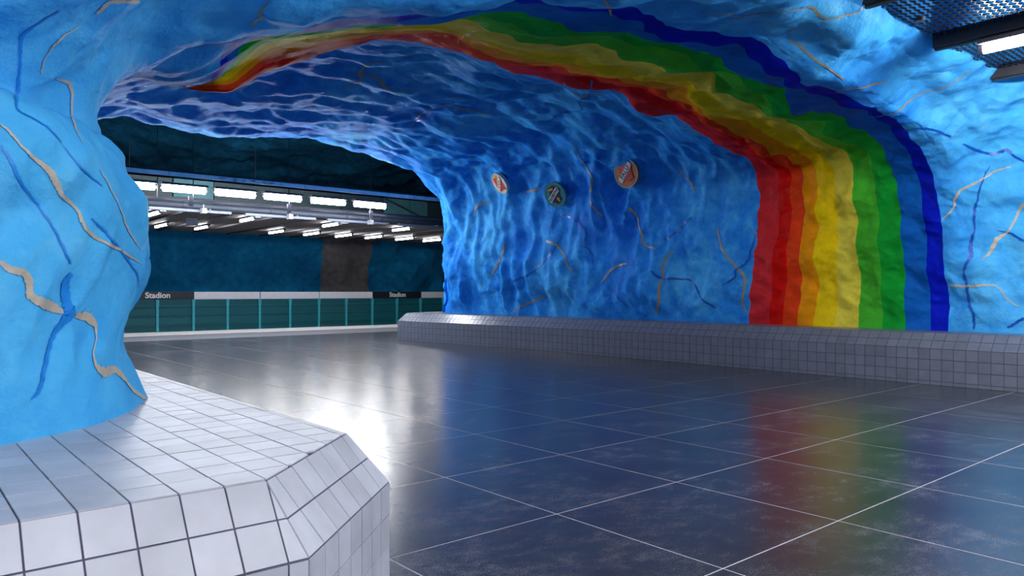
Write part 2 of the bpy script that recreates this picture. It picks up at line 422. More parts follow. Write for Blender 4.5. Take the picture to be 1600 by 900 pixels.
d += leftw * 0.05 * (ridged((P @ np.array([[1, 0, .5], [0, 1, .6], [-.4, -.3, 1]])) / np.array([0.9, 0.9, 2.0]), 3) - 0.6)
d -= 0.045 * (ridged(P / np.array([1.7, .85, .95]) + 40, 2, 0.5) - 0.6) * (1 - 0.4 * leftw)
d += 0.022 * fbm(P / 0.33, 3) + 0.03 * fbm(P / 0.75 + 5, 2)
lip = smooth(3.4, 4.2, tt) * (1 - smooth(6.0, 6.6, tt)) * smooth(4.6, 5.6, ss) * (1 - smooth(9.0, 10.4, ss))
d *= (0.25 + 0.75 * foot) * (1 - 0.6 * lip)
V2 = P + nn * d[:, None]
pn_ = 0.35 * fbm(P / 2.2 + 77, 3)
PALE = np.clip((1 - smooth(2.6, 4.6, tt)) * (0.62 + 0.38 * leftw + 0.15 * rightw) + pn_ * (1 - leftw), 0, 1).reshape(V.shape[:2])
band = smooth(3.6, 4.2, tt) * (1 - smooth(5.8, 6.4, tt))
V2[:, 1] += band * ceil * 0.27 * fbm(P / 1.0 + 31, 3)
V = V2.reshape(V.shape)
GN = grid_normals(V) * (-1 if FLIP else 1)
ni, nj = len(SP) - 1, len(T) - 1
bv_me = grid_mesh('bvh', V, GN, 0, ni, 0, nj, FLIP)
ROCK = BVHTree.FromPolygons([tuple(p) for p in V.reshape(-1, 3)], [tuple(p.vertices) for p in bv_me.polygons])
bpy.data.meshes.remove(bv_me)

def rock_piece(name, i0, i1, label):
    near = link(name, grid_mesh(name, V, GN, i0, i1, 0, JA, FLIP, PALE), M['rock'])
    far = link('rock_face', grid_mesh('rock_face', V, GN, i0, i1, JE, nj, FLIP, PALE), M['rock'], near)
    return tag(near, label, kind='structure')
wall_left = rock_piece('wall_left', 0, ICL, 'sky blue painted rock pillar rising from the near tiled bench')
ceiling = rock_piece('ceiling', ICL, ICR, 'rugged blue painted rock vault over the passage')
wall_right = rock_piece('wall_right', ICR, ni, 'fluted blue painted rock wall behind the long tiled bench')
STRIPES = [('dark blue stripe', (0.003, 0.012, 0.50)), ('mid blue stripe', (0.006, 0.12, 0.50)), ('green stripe', (0.008, 0.36, 0.035)),
           ('light green stripe', (0.06, 0.44, 0.03)), ('pale yellow stripe', (0.70, 0.60, 0.06)), ('yellow stripe', (0.78, 0.56, 0.006)),
           ('orange stripe', (0.78, 0.29, 0.006)), ('orange red stripe', (0.76, 0.055, 0.01)), ('deep red stripe', (0.66, 0.008, 0.006)), ('crimson stripe', (0.64, 0.03, 0.04))]
rainbow = empty('rainbow_mural', (14.8, 7, 0.7), 'rainbow band of ten colours painted across the rock vault and down the right wall', 'mural')
for k, (nm, c) in enumerate(STRIPES):
    o = link('stripe', grid_mesh('stripe', V, GN, 0, ni, JB[k], JB[k + 1], FLIP), paint(nm, c), rainbow)
    o['label'] = nm.replace(' stripe', '') + ' stripe of the rainbow'

# ------------------------------------------------------------------ the far platform tunnel
def vault(name, prof, x0, x1, nx, mat, label, amp=0.25, parts=None):
    prof = np.array(prof, float); n = len(prof)
    w = cr_weights(np.linspace(0, n - 1, 16 * (n - 1) + 1), n) @ prof
    xs = np.linspace(x0, x1, nx)
    G = np.zeros((len(w), nx, 3)); G[:, :, 0] = xs[None]; G[:, :, 1] = w[:, 0:1]; G[:, :, 2] = w[:, 1:2]
    g = grid_normals(G); fl = False
    c = np.array([(x0 + x1) / 2, prof[:, 0].mean(), prof[:, 1].min() + 1.5])
    if np.dot(g[len(w) // 2, nx // 2], c - G[len(w) // 2, nx // 2]) < 0: g = -g; fl = True
    Q = G.reshape(-1, 3)
    dd = amp * fbm(Q / 2.1 + 50, 4) + 0.5 * amp * (ridged(Q / np.array([1.6, 1.2, 1.2]) + 20, 3) - 0.6)
    G = (Q + g.reshape(-1, 3) * dd[:, None]).reshape(G.shape)
    gn = grid_normals(G) * (-1 if fl else 1)
    return G, gn, fl, xs, len(w) - 1
G, gn, fl, xs, nw = vault('v', [(21.2,7.2),(23,7.5),(27,7.5),(31,6.9),(34.8,5.9),(37.2,4.8),(37.8,3.0),(37.9,0.8),(38.0,-1.3)], -8, 40, 330, None, '')
k0, k1 = int(np.searchsorted(xs, PY(505, 400, 37.5)[0])), int(np.searchsorted(xs, PY(579, 400, 37.5)[0]))
ks = 16 * 4
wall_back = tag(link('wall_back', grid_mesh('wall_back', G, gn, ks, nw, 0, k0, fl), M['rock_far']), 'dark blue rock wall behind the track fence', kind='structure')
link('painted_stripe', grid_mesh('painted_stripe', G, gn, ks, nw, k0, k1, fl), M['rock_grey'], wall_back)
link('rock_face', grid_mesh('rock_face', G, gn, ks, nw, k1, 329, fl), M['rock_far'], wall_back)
tag(link('ceiling', grid_mesh('ceiling', G, gn, 0, ks, 0, 329, fl), M['rock_shaded']), 'shaded rock vault of the far platform tunnel', kind='structure')
# near tunnel: vault above the mesh ceiling and the wall behind the viewer
G, gn, fl, xs, nw = vault('v', [(2.7,7.2),(0.5,8.0),(-3,7.6),(-6,5.6),(-7.2,3.0),(-7.4,0.0)], -9, 15.2, 150, None, '')
tag(link('wall_front', grid_mesh('wall_front', G, gn, 0, nw, 0, 149, fl), M['rock']), 'blue rock vault of the near platform tunnel', kind='structure')

# ------------------------------------------------------------------ floor
TS, GX, GY = 1.39, 3.72, 3.89
PLAT = 26.13
fl_root = tag(MB().box((-9, -8, -0.30), (40, PLAT, -0.0012)).build('floor', M['grout']), 'polished dark stone tile floor with pale joints', kind='structure')
tile_me = MB().box((-TS / 2 + .0055, -TS / 2 + .0055, -.02), (TS / 2 - .0055, TS / 2 - .0055, 0)).mesh('floor_tile')
tile_me.materials.append(M['floor'])
cells = []
for i in range(-9, 27):
    for j in range(-9, 19):
        cx, cy = GX + (i + .5) * TS, GY + (j + .5) * TS
        if cy + TS / 2 > PLAT + .05 or cx < -8 or cx > 39: continue
        f = cx * FW[0] + cy * FW[1]; r = cx * RT[0] + cy * RT[1]
        vis = f > 2.2 and abs(r / f) < 0.76 and (1.2 < cx < 14.4 or cy > 20.5) and cy > 1.5 and not (cx < 2.2 and cy > 3.5 and cy < 19) and not (f < 1 and r < 0)
        cells.append((0 if vis else 1, f, cx, cy))
cells.sort()
rest = MB()
for n, (hid, f, cx, cy) in enumerate(cells):
    if not hid and n < 290:
        link('floor_tile', tile_me, None, fl_root, (cx, cy, random.uniform(-.0003, 0)))
    else:
        h = TS / 2 - .0065
        rest.box((cx - h, cy - h, -.02), (cx + h, cy + h, -.0003))
o = rest.build('floor_tile', M['floor'], fl_root); o['kind'] = 'stuff'
tag(MB().box((-9, PLAT, -.3), (40, 29.2, -.0005)).build('floor', M['platform']), 'pale stone strip along the platform edge', kind='structure')
tag(MB().box((-9, 29.2, -.3), (40, 31.6, .004)).build('trim_1', M['white_edge']), 'white line along the platform edge', kind='structure')
tag(MB().box((-9, 31.6, -1.4), (40, 39, -1.25)).build('floor', M['rock_shaded']), 'dark track bed below the platform edge', kind='structure')
tag(MB().box((-9, 31.4, -1.4), (40, 31.6, -.3)).build('wall_platform', M['dark_steel']), 'dark wall under the platform edge', kind='structure')

# ------------------------------------------------------------------ tiled benches
def clip(poly, a, b, c):
    out = []
    for k in range(len(poly)):
        p, q = poly[k], poly[(k + 1) % len(poly)]
        dp, dq = a * p[0] + b * p[1] - c, a * q[0] + b * q[1] - c
        if dp <= 0: out.append(p)
        if (dp < 0 < dq) or (dq < 0 < dp):
            t = dp / (dp - dq); out.append((p[0] + t * (q[0] - p[0]), p[1] + t * (q[1] - p[1])))
    return out
def area(p): return 0.5 * abs(sum(p[k][0] * p[(k + 1) % len(p)][1] - p[(k + 1) % len(p)][0] * p[k][1] for k in range(len(p))))
def tiles_of(corners, ud, tw, th, off=(0, 0), gap=.0035, extra=None):
    """tiles of one flat convex facet: list of (matrix, polygon, full, centre)"""
    pts = [Vector(p) for p in corners]
    u = Vector(ud).normalized(); nrm = (pts[1] - pts[0]).cross(pts[2] - pts[0]).normalized()
    v = nrm.cross(u); o = pts[0]
    loc = [((p - o).dot(u), (p - o).dot(v)) for p in pts]
    s = sum(loc[k][0] * loc[(k + 1) % len(loc)][1] - loc[(k + 1) % len(loc)][0] * loc[k][1] for k in range(len(loc)))
    if s < 0: loc = loc[::-1]
    half = []
    for k in range(len(loc)):
        p, q = loc[k], loc[(k + 1) % len(loc)]
        ex, ey_ = q[0] - p[0], q[1] - p[1]; L = math.hypot(ex, ey_)
        if L < 1e-6: continue
        a, b = ey_ / L, -ex / L
        half.append((a, b, a * p[0] + b * p[1] - gap * .8))
    x0, x1 = min(p[0] for p in loc), max(p[0] for p in loc); y0, y1 = min(p[1] for p in loc), max(p[1] for p in loc)
    out = []
    i = math.floor((x0 - off[0]) / tw)
    while off[0] + i * tw < x1:
        j = math.floor((y0 - off[1]) / th)
        while off[1] + j * th < y1:
            ax, ay = off[0] + i * tw, off[1] + j * th
            rect = [(ax + gap, ay + gap), (ax + tw - gap, ay + gap), (ax + tw - gap, ay + th - gap), (ax + gap, ay + th - gap)]
            p = rect
            for h in half:
                p = clip(p, *h)
                if len(p) < 3: break
            if len(p) >= 3 and area(p) > 0.0012:
                full = abs(area(p) - area(rect)) < 1e-6
                cx, cy = ax + tw / 2, ay + th / 2
                w = o + u * cx + v * cy
                mat = Matrix((( u.x, v.x, nrm.x, w.x), (u.y, v.y, nrm.y, w.y), (u.z, v.z, nrm.z, w.z), (0, 0, 0, 1)))
                out.append((mat, [(a - cx, b - cy) for a, b in p], full, w))
            j += 1
        i += 1
    return out
_tm = {}
def place_tiles(root, tl, tmat, thick=.007):
    L = WLOC[root.name]
    for mat, poly, full, w in tl:
        key = (tmat, round(max(p[0] for p in poly), 4), round(max(p[1] for p in poly), 4)) if full else None
        me = _tm.get(key) if full else None
        if me is None:
            mb = MB(); mb.prism(poly, -.004, thick); me = mb.mesh('tile'); me.materials.append(M[tmat])
            if full: _tm[key] = me
        o = bpy.data.objects.new('tile', me); COL.objects.link(o); o.parent = root
        m = mat.copy(); m.translation = m.translation - L
        o.matrix_local = m @ Matrix.Translation((0, 0, random.uniform(-.0012, .0008))) @ Matrix.Rotation(random.uniform(-.004, .004), 4, 'X')
def join_tiles(root, tl, tmat, thick=.007):
    mb = MB()
    for mat, poly, full, w in tl:
        t = MB(); t.prism(poly, -.004, thick)
        mb.add([mat @ Vector(p) for p in t.v], t.f)
    o = mb.build('tile', M[tmat], root); o['kind'] = 'stuff'
def px_of(w):
    f = w.x * FW[0] + w.y * FW[1]; r = w.x * RT[0] + w.y * RT[1]
    return (CX + FPX * r / f, HOR - FPX * (w.z - EYE) / f, f) if f > .3 else (-9e3, 0, f)
def bench(name, outline, inset, z1, z2, loc, label, tw, inner, order, limit=300, ref=(0, 0), tmat='tile', gap=.0035, field=None, keep=None):
    """outline: outer foot polygon (open polyline, solid on its left); inset: polyline of the upper edge"""
    root = empty(name, loc, label, 'bench')
    mb = MB(); n = len(outline); e = .004
    vs = [(x, y, 0) for x, y in outline] + [(x, y, z1) for x, y in outline] + [(x, y, z2) for x, y in inset] + [(x, y, z2) for x, y in inner] + [(x, y, 0) for x, y in inner]
    fs = []
    for k in range(n - 1):
        for r in range(4): fs.append((r * n + k, r * n + k + 1, (r + 1) * n + k + 1, (r + 1) * n + k))
    mb.add(vs, fs); mb.build('core', M['joint'], root)
    tl = []
    for k in range(n - 1):
        a, b = Vector((*outline[k], 0)), Vector((*outline[k + 1], 0)); c, d = Vector((*inset[k], z2)), Vector((*inset[k + 1], z2))
        a1, b1 = a + Vector((0, 0, z1)), b + Vector((0, 0, z1)); u = b - a
        ou = (ref[0] - a.x) if (k == 0 and ref[0]) else 0
        tl += [(0, t) for t in tiles_of([a, b, b1, a1], u, tw, tw, (ou, z1 - 4 * tw), gap)]
        sl = ((c + d) / 2 - (a1 + b1) / 2).length
        tl += [(1, t) for t in tiles_of([a1, b1, d, c], u, tw, sl / 2, (ou, 0), gap)]
        e0, f0 = Vector((*inner[k], z2)), Vector((*inner[k + 1], z2))
        if field: continue
        if order(k):
            tl += [(2, t) for t in tiles_of([c, d, f0, e0], Vector((1, 0, 0)), tw, tw * 1.12, (ref[0] - c.x, ref[1] - c.y))]
        else:
            tl += [(3, t) for t in tiles_of([c, d, f0, e0], u, tw, tw, (0, 0), gap)]
    if field:
        pts = [Vector((*p, z2)) for p in field]
        tl += [(2, t) for t in tiles_of(pts, (1, 0, 0), tw, tw * 1.12, (ref[0] - pts[0].x, ref[1] - pts[0].y), gap) if keep(t[3])]
    seen, hid = [], []
    for kind, t in tl:
        u_, v_, f = px_of(t[3]); sz = tw * FPX / max(f, .1)
        ok = -60 < u_ < 1660 and -40 < v_ < 960 and f > .5 and sz > 8.5
        nrm = t[0].to_3x3().col[2]
        ok = ok and nrm.dot(Vector((0, 0, EYE)) - t[3]) > 0
        (seen if ok else hid).append((f, t))
    seen.sort(key=lambda q: q[0])
    hid += seen[limit:]; seen = seen[:limit]
    place_tiles(root, [t for f, t in seen], tmat)
    if hid: join_tiles(root, [t for f, t in hid], tmat)
    return root
def offset_line(pl, run):
    out = []
    nr = []
    for k in range(len(pl) - 1):
        dx, dy = pl[k + 1][0] - pl[k][0], pl[k + 1][1] - pl[k][1]; L = math.hypot(dx, dy); nr.append((-dy / L, dx / L))
    for k in range(len(pl)):
        a, b = nr[max(k - 1, 0)], nr[min(k, len(nr) - 1)]
        c = 1 + a[0] * b[0] + a[1] * b[1]
        out.append((pl[k][0] + (a[0] + b[0]) / c * run, pl[k][1] + (a[1] + b[1]) / c * run))
    return out
# near bench round the foot of the left pillar
out_l = [(-5, 2.57), (1.20, 2.57), (2.00, 3.34), (2.00, 20.6), (1.3, 21.6)]
ins_l = offset_line(out_l, .20)
inn_l = [(-5, 4.6), (0.2, 4.6), (0.9, 4.9), (1.15, 20.0), (0.8, 20.6)]
# the flat top is tiled in three convex fields
bench('tiled_bench', out_l, ins_l, .62, .88, (1.0, 3.0, 0), 'near white tiled bench with a faceted corner round the foot of the sky blue pillar', .158, inn_l, lambda k: 2, ref=(.49, 2.77),
      field=[ins_l[0], ins_l[1], ins_l[2], ins_l[3], (-5, 20.4)], keep=lambda w: (w.y < 5.4 and w.x > -2.2) or w.x > .95)
out_r = [(30, 22.6), (14.9, 22.6), (13.25, 21.55), (13.80, 15.5), (13.80, -3.0)]
ins_r = offset_line(out_r, .25)
inn_r = [(30, 21.4), (15.6, 21.4), (14.9, 20.3), (15.1, 15.5), (15.1, -3.0)]
bench('tiled_bench', out_r, ins_r, .62, .88, (14.0, 12.0, 0), 'long grey tiled bench along the foot of the blue wall under the rainbow', .185, inn_r, lambda k: 0, tmat='tile_grey', gap=.0065)

# ------------------------------------------------------------------ near tunnel: beams, expanded metal and tubes
MZ = 5.02
BEAMS = [10.9 + 2.25 * k for k in range(-7, 2)]
pitch, lw = 0.078, 0.13
def expanded(w, l, name='mesh_sheet'):
    """one sheet of expanded metal, strands zigzag across the sheet"""
    nx = int(w / (lw / 2)); ny = int(l / pitch)
    me = MB()
    t, h = 0.006, 0.022
    for j in range(ny + 1):
        ps = []
        for i in range(nx + 1):
            up = (i + j) % 2
            ps.append((-w / 2 + i * lw / 2, -l / 2 + j * pitch + (pitch * .46 if up else -pitch * .0)))
        n0_ = len(me.v)
        for (px, py) in ps:
            me.v += [(px, py - t, -h / 2), (px, py + t, -h / 2), (px, py + t + .010, h / 2), (px, py - t + .010, h / 2)]
        for i in range(nx):
            a = n0_ + 4 * i; b = a + 4
            me.f += [(a, a + 1, b + 1, b), (a + 1, a + 2, b + 2, b + 1), (a + 2, a + 3, b + 3, b + 2), (a + 3, a, b, b + 3)]
    m = me.mesh(name); m.materials.append(M['mesh_steel']); return m
sheet_w = 2.25 - 0.16
sheet = expanded(sheet_w, 7.6)
mesh_ceiling = empty('mesh_ceiling', (6, 0.2, MZ), 'black expanded metal mesh ceiling over the near platform', 'ceiling')
for k in range(len(BEAMS) - 1):
    link('mesh_sheet', sheet, None, mesh_ceiling, ((BEAMS[k] + BEAMS[k + 1]) / 2, 0.17, MZ))
for bx in BEAMS[:-1] + [13.15]:
    mb = MB()
    mb.box((bx - .10, -3.8, MZ - .14), (bx + .10, 3.99, MZ - .10)); mb.box((bx - .10, -3.8, MZ - .10), (bx - .085, 3.99, MZ + .06)); mb.box((bx + .085, -3.8, MZ - .10), (bx + .10, 3.99, MZ + .06))
    mb.box((bx - .03, -3.8, MZ - .16), (bx + .03, 3.99, MZ - .14))
    mb.build('beam', M['dark_steel'], mesh_ceiling)
cl = MB(); cl.tube((0, 0, -.02), (0, 0, .03), .055, 16)
p = PY(1437, 31, 3.4); cl.build('clip_plate', M['steel'], mesh_ceiling, (p[0] * (MZ - .03 - EYE) / (p[2] - EYE), p[1] * (MZ - .03 - EYE) / (p[2] - EYE), MZ - .03))
def tube_lamp(name, L, r, label, cat, group, mat, caps=M['white_plastic'], hous=True):
    """a tube along local Y, hanging under its housing"""
    root = empty(name, (0, 0, 0), label, cat, group)
    MB().tube((0, -L / 2, 0), (0, L / 2, 0), r, 12).build('tube', mat, root, local=True, smooth=False)
    for s in (-1, 1):
        MB().tube((0, s * L / 2, 0), (0, s * (L / 2 + .05), 0), r * 1.05, 12).build('end_cap', caps, root, local=True)
    if hous:
        MB().box((-r * 1.9, -L / 2 - .05, r * 1.05), (r * 1.9, L / 2 + .05, r * 1.05 + .05)).build('housing', M['steel'], root, local=True)
    return root
NT = [(10.9, 2.66)] + [(bx, y) for bx in (-2.6, 1.9, 6.4) for y in (-1.4, -3.0)] + [(10.9, -1.4)]
vis_first = (10.9, 2.66)
NT.sort(key=lambda q: q != vis_first)
proto = tube_lamp('ceiling_lamp', 1.5, .055, 'glaring fluorescent tube lamp under the black mesh ceiling', 'lamp', 'tube lamps of the near platform', M['near_tube'])
for k, (bx, y) in enumerate(NT):
    o = proto if k == 0 else copy_tree(proto)
    o.location = (bx, y, MZ - .285)
    if k: o['label'] = 'fluorescent tube lamp of the near platform behind the viewer'

# ------------------------------------------------------------------ far tunnel: hanging lamp row and its rails
def at_u(u, Y):           # X on the line Y = const seen at column u
    return PY(u, 400, Y)[0]
LY, LZ = 22.6, 4.56
lampx = [at_u(u, LY) for u in (206, 288, 368, 442, 513, 578)]
ORD = ['first', 'second', 'third', 'fourth', 'fifth', 'last']
pl = None
for k, lx in enumerate(lampx):
    root = empty('hanging_lamp', (lx, LY, LZ), None)
    MB().tube((-.58, 0, 0), (.58, 0, 0), .088, 14).build('tube', M['far_tube'], root, local=True)
    for s in (-1, 1): MB().tube((s * .58, 0, 0), (s * .64, 0, 0), .06, 12, .03).build('end_cap', M['white_plastic'], root, local=True)
    MB().box((-.64, -.14, .092), (.64, .14, .16)).build('housing', M['dark_steel'], root, local=True)
    tag(root, ORD[k] + ' bright lamp from the pillar in the long hanging row over the far platform' if k < 5 else 'last bright lamp of the long hanging row, beside the pale panel', 'lamp', 'hanging lamps over the far platform')
tray = empty('lamp_rail', (9, LY, LZ + .38), 'pale steel rail with scrawled marks above the row of hanging lamps', 'rail')
for x0, x1 in ((2, 6.3), (6.32, 8.2), (8.22, 10.4), (10.42, 14.5), (14.52, 20)):
    MB().box((x0, LY - .03, LZ + .36), (x1, LY + .03, LZ + .48)).build('rail_section', M['rail_pale'], tray)
MB().tube((2, LY, LZ + .52), (20, LY, LZ + .52), .02, 8).build('cable', M['dark_steel'], tray)
for ux in (347, 368, 381, 396, 412, 425):
    cx = at_u(ux, LY)
    s = MB()
    for q in range(5):
        s.tube((cx + random.uniform(-.12, .12), LY - .034, LZ + random.uniform(.38, .46)), (cx + random.uniform(-.12, .12), LY - .034, LZ + random.uniform(.38, .46)), .006, 5)
    s.build('scrawl', M['dark_steel'], tray)
for ux in (247, 303, 453, 580):
    rx = at_u(ux, LY)
    MB().tube((rx, LY + .06, LZ - .36), (rx, LY + .06, 7.2), .014, 6).build('hanger_rod', M['dark_steel'], tray)
for ux in (298, 452, 580):
    rx = at_u(ux, LY)
    MB().box((rx - .06, LY - .02, LZ - .46), (rx + .06, LY + .04, LZ - .18)).build('bracket', M['steel'], tray)
rail2 = tag(MB().box((2, LY + .0, LZ - .34), (24, LY + .05, LZ - .28)).build('cable_rail', M['steel']), 'thin steel rail running just below the hanging lamp row', 'rail')
pipe = empty('service_pipe', (10, 24.4, 4.2), 'thick slate blue pipe along the edge of the brown ceiling', 'pipe')
MB().tube((2, 24.4, 4.30), (32, 24.4, 4.30), .11, 14).build('pipe_run', M['blue_pipe'], pipe, smooth=True)
for k in range(18): MB().tube((3 + k * 1.4, 24.4, 4.30), (3.05 + k * 1.4, 24.4, 4.30), .125, 14).build('pipe_clamp', M['dark_steel'], pipe)
thin = tag(MB().tube((2, 24.2, 4.50), (32, 24.2, 4.50), .03, 8).build('thin_pipe', M['dark_steel']), 'thin dark pipe above the thick slate blue pipe', 'pipe')
strip = empty('cable_tray', (10, 24.08, 4.1), 'pale steel cable tray in short lengths under the slate blue pipe', 'tray')
for k in range(10):
    x0 = 4.6 + k * 2.9 - 1.35
    MB().box((x0, 24.02, 4.08), (x0 + 2.45, 24.14, 4.16)).build('tray_section', M['pale_pipe'], strip)
for k in range(6):
    MB().box((5.0 + k * 2.9, 24.04, 4.16), (5.06 + k * 2.9, 24.40, 4.20)).build('tray_bracket', M['dark_steel'], strip)
# dark duct behind the lamps
duct = empty('air_duct', (10, 27.4, 4.5), 'dark green air duct hanging behind the bright lamps', 'duct')
edges = [-4, at_u(270, 27.4), at_u(334, 27.4), 14.2, at_u(600, 27.4), at_u(640, 27.4), at_u(668, 27.4), 30]
for k in range(7):
    teal = k in (1, 4, 5)
    MB().box((edges[k] + .02, 27.4 - (.02 if teal else 0), 4.30), (edges[k + 1] - .02, 28.3, 5.55)).build('duct_panel', M['duct_teal'] if teal else M['duct'], duct)
MB().tube((edges[4], 27.3, 5.5), (edges[6], 27.3, 4.7), .03, 6).build('brace', M['dark_steel'], duct)
for k in range(3): MB().tube((2 + 9 * k, 28.2, 5.5), (2 + 9 * k, 28.2, 7.4), .012, 6).build('hanger_rod', M['dark_steel'], duct)
# brown suspended ceiling over the track
BZ = 4.18
sc_root = empty('suspended_ceiling', (12, 29, BZ), 'brown boarded ceiling with dark cross beams hanging over the track', 'ceiling')
pm = MB().box((-.70, -4.2, 0), (.70, 4.2, .03)).mesh('ceiling_board'); pm.materials.append(M['brown'])
bm_ = MB().box((-.05, -4.25, -.09), (.05, 4.25, .02)).mesh('cross_beam'); bm_.materials.append(M['dark_steel'])
for k in range(20):
    link('ceiling_board', pm, None, sc_root, (2.3 + 1.45 * k, 29.0, BZ))
    link('cross_beam', bm_, None, sc_root, (2.3 + 1.45 * (k + .5), 29.0, BZ + .03))
for k in range(3): MB().tube((7 + 8 * k, 30, BZ), (7 + 8 * k, 30, 7.2), .012, 6).build('hanger_rod', M['dark_steel'], sc_root)
far_row = [at_u(u, 30.0) for u in (252, 315, 432, 487, 537, 584, 632, 675)]
names = ['first small tube lamp from the pillar', 'second small tube lamp from the pillar', 'third small tube lamp from the pillar', 'fourth small tube lamp from the pillar',
         'fifth small tube lamp from the pillar', 'sixth small tube lamp from the pillar', 'seventh small tube lamp from the pillar', 'small tube lamp closest to the right wall']
for k, lx in enumerate(far_row):
    o = tube_lamp('track_lamp', 1.5, .036, names[k] + ' in the far row under the brown ceiling', 'lamp', 'small lamps under the brown ceiling', M['track_tube'])
    o.location = (lx, 30.0, BZ - .0878)
near_row = [at_u(u, 25.6) for u in (240, 385, 515, 625)]
for k, lx in enumerate(near_row):
    o = tube_lamp('edge_lamp', 1.25, .042, ['first', 'second', 'third', 'fourth'][k] + ' bracketed tube lamp from the pillar at the near edge of the brown ceiling', 'lamp', 'bracketed lamps at the edge of the brown ceiling', M['track_tube'])
    o.location = (lx, 25.5, BZ - .0941)
    MB().box((-.09, -.95, .0), (.09, -.70, .16)).build('bracket', M['white_plastic'], o, local=True)
    MB().tube((-.05, -.82, .16), (.10, -.78, .26), .05, 8).build('connector', M['white_plastic'], o, local=True)
for k, ux in enumerate((318, 453, 579)):
    tag(MB().box((-.07, -.10, -.08), (.07, .10, .08)).tube((0, 0, .08), (0, 0, .2), .02, 6).build('junction_box', M['white_plastic'], None, (at_u(ux, 23.93), 23.93, 4.12)),
        'small white junction box on the cable tray, %s from the pillar' % ['first', 'second', 'third'][k], 'box', 'junction boxes on the cable tray')
b = empty('track_sign', (at_u(300, 26.4), 26.4, 3.98), 'small pale plate hanging under the brown ceiling between two tube lamps', 'sign')
MB().box((-.19, -.02, -.12), (.19, .02, .12)).build('plate', M['pale_pipe'], b, local=True)
for s in (-.12, .12): MB().tube((s, 0, .12), (s, 0, .22), .01, 5).build('hook', M['dark_steel'], b, local=True)

# ------------------------------------------------------------------ fence across the track
FY, PH = 34.5, 1.27
fence = empty('track_fence', (14, FY, -1.25), 'teal steel fence of perforated panels and posts across the track', 'fence')
X0 = 10.65 - 3.0 * 2
pn = MB().box((-.70, -.012, -1.0), (.70, .012, PH - .03)).mesh('fence_panel'); pn.materials.append(M['perf'])
po = MB().box((-.05, -.06, -1.25), (.05, .06, PH)).box((-.065, -.075, PH - .28), (.065, .03, PH - .02)).mesh('fence_post'); po.materials.append(M['teal'])
fr = MB()
fr.box((-.72, -.02, PH - .05), (.72, .02, PH)); fr.box((-.72, -.02, -1.03), (.72, .02, -.98)); fr.box((-.72, -.02, -1), (-.69, .02, PH)); fr.box((.69, -.02, -1), (.72, .02, PH))
fr = fr.mesh('panel_frame'); fr.materials.append(M['teal_deep'])
for k in range(17):
    px_ = X0 + 1.5 * k
    link('fence_post', po, None, fence, (px_, FY, 0))
    q = link('fence_panel', pn, None, fence, (px_ + .75, FY, 0))
    link('panel_frame', fr, None, q, (px_ + .75, FY, 0))
for z0, z1 in ((.86, .94), (.48, .56), (-.02, .16), (-.45, -.3)):
    MB().box((X0, FY + .35, z0), (X0 + 26, FY + .45, z1)).build('cross_rail', M['dark_steel'], fence)
for z0, z1 in ((.60, .82), (1.0, 1.2), (.2, .44)):
    MB().box((X0, FY + .40, z0), (X0 + 26, FY + .42, z1)).build('backing_board', M['teal_deep'], fence)
wb = MB().box((-1.48, -.09, PH), (1.48, -.05, 1.60)).mesh('top_board'); wb.materials.append(M['white_board'])
for k in (0, 2, 3, 4, 6, 7):
    link('top_board', wb, None, fence, (X0 + 1.5 + 3.0 * k, FY, 0))
def text_mesh(body, size, bold=0.0, extr=0.004):
    c = bpy.data.curves.new('lettering', 'FONT'); c.body = body; c.size = size; c.align_x = 'CENTER'; c.align_y = 'CENTER'; c.offset = bold; c.extrude = extr
    o = bpy.data.objects.new('lettering', c); COL.objects.link(o)
    bpy.context.view_layer.update()
    me = bpy.data.meshes.new_from_object(o.evaluated_get(bpy.context.evaluated_depsgraph_get()))
    bpy.data.objects.remove(o); bpy.data.curves.remove(c)
    me.name = 'lettering'; me.materials.clear(); return me
tm = text_mesh('Stadion', .34, .008)
for k, lab in ((1, 'black station sign reading Stadion, partly behind the left pillar'), (5, 'black station sign reading Stadion, between white boards near the long bench')):
    r = empty('station_sign', (X0 + 1.5 + 3.0 * k, FY - .10, PH), lab, 'sign', 'station signs on the track fence')
    MB().box((-1.49, 0, .0), (1.49, .06, .34)).build('board', M['black_board'], r, local=True)
    o = link('lettering', tm, M['letter'], r, (0, -.006, .17), local=True); o.rotation_euler = (math.pi / 2, 0, 0)
# ------------------------------------------------------------------ round club badges on the right wall
bad = {k: plain('badge ' + k, c, .4, var=.08, scale=9) for k, c in dict(sky=(.22, .42, .50), teal=(.02, .22, .24), navy=(.004, .006, .05), red=(.60, .018, .012), orange=(.55, .14, .006),
       cream=(.70, .62, .48), white=(.72, .70, .66), black=(.02, .02, .02), gold=(.55, .38, .06), rim=(.06, .16, .22)).items()}
def badge(u, v, rad, tx, ty, lab, build):
    d3 = Vector(ray(u, v)).normalized()
    hit, nrm, idx, dist = ROCK.ray_cast(Vector((0, 0, EYE)), d3)
    R3 = Vector((RT[0], RT[1], 0)); U3 = R3.cross(d3).normalized(); R3 = d3.cross(U3).normalized()
    c = math.sqrt(max(.05, 1 - tx * tx - ty * ty))
    n = (-d3 * c + R3 * tx + U3 * ty).normalized()
    xax = Vector((0, 0, 1)).cross(n).normalized(); yax = n.cross(xax)
    root = empty('club_badge', (0, 0, 0), lab, 'badge', 'round badges on the blue wall')
    pos = hit + n * .16
    root.matrix_world = Matrix(((xax.x, yax.x, n.x, pos.x), (xax.y, yax.y, n.y, pos.y), (xax.z, yax.z, n.z, pos.z), (0, 0, 0, 1)))
    MB().tube((0, 0, -.42), (0, 0, -.06), .05, 10).build('mount', M['dark_steel'], root, local=True)
    build(root, rad)
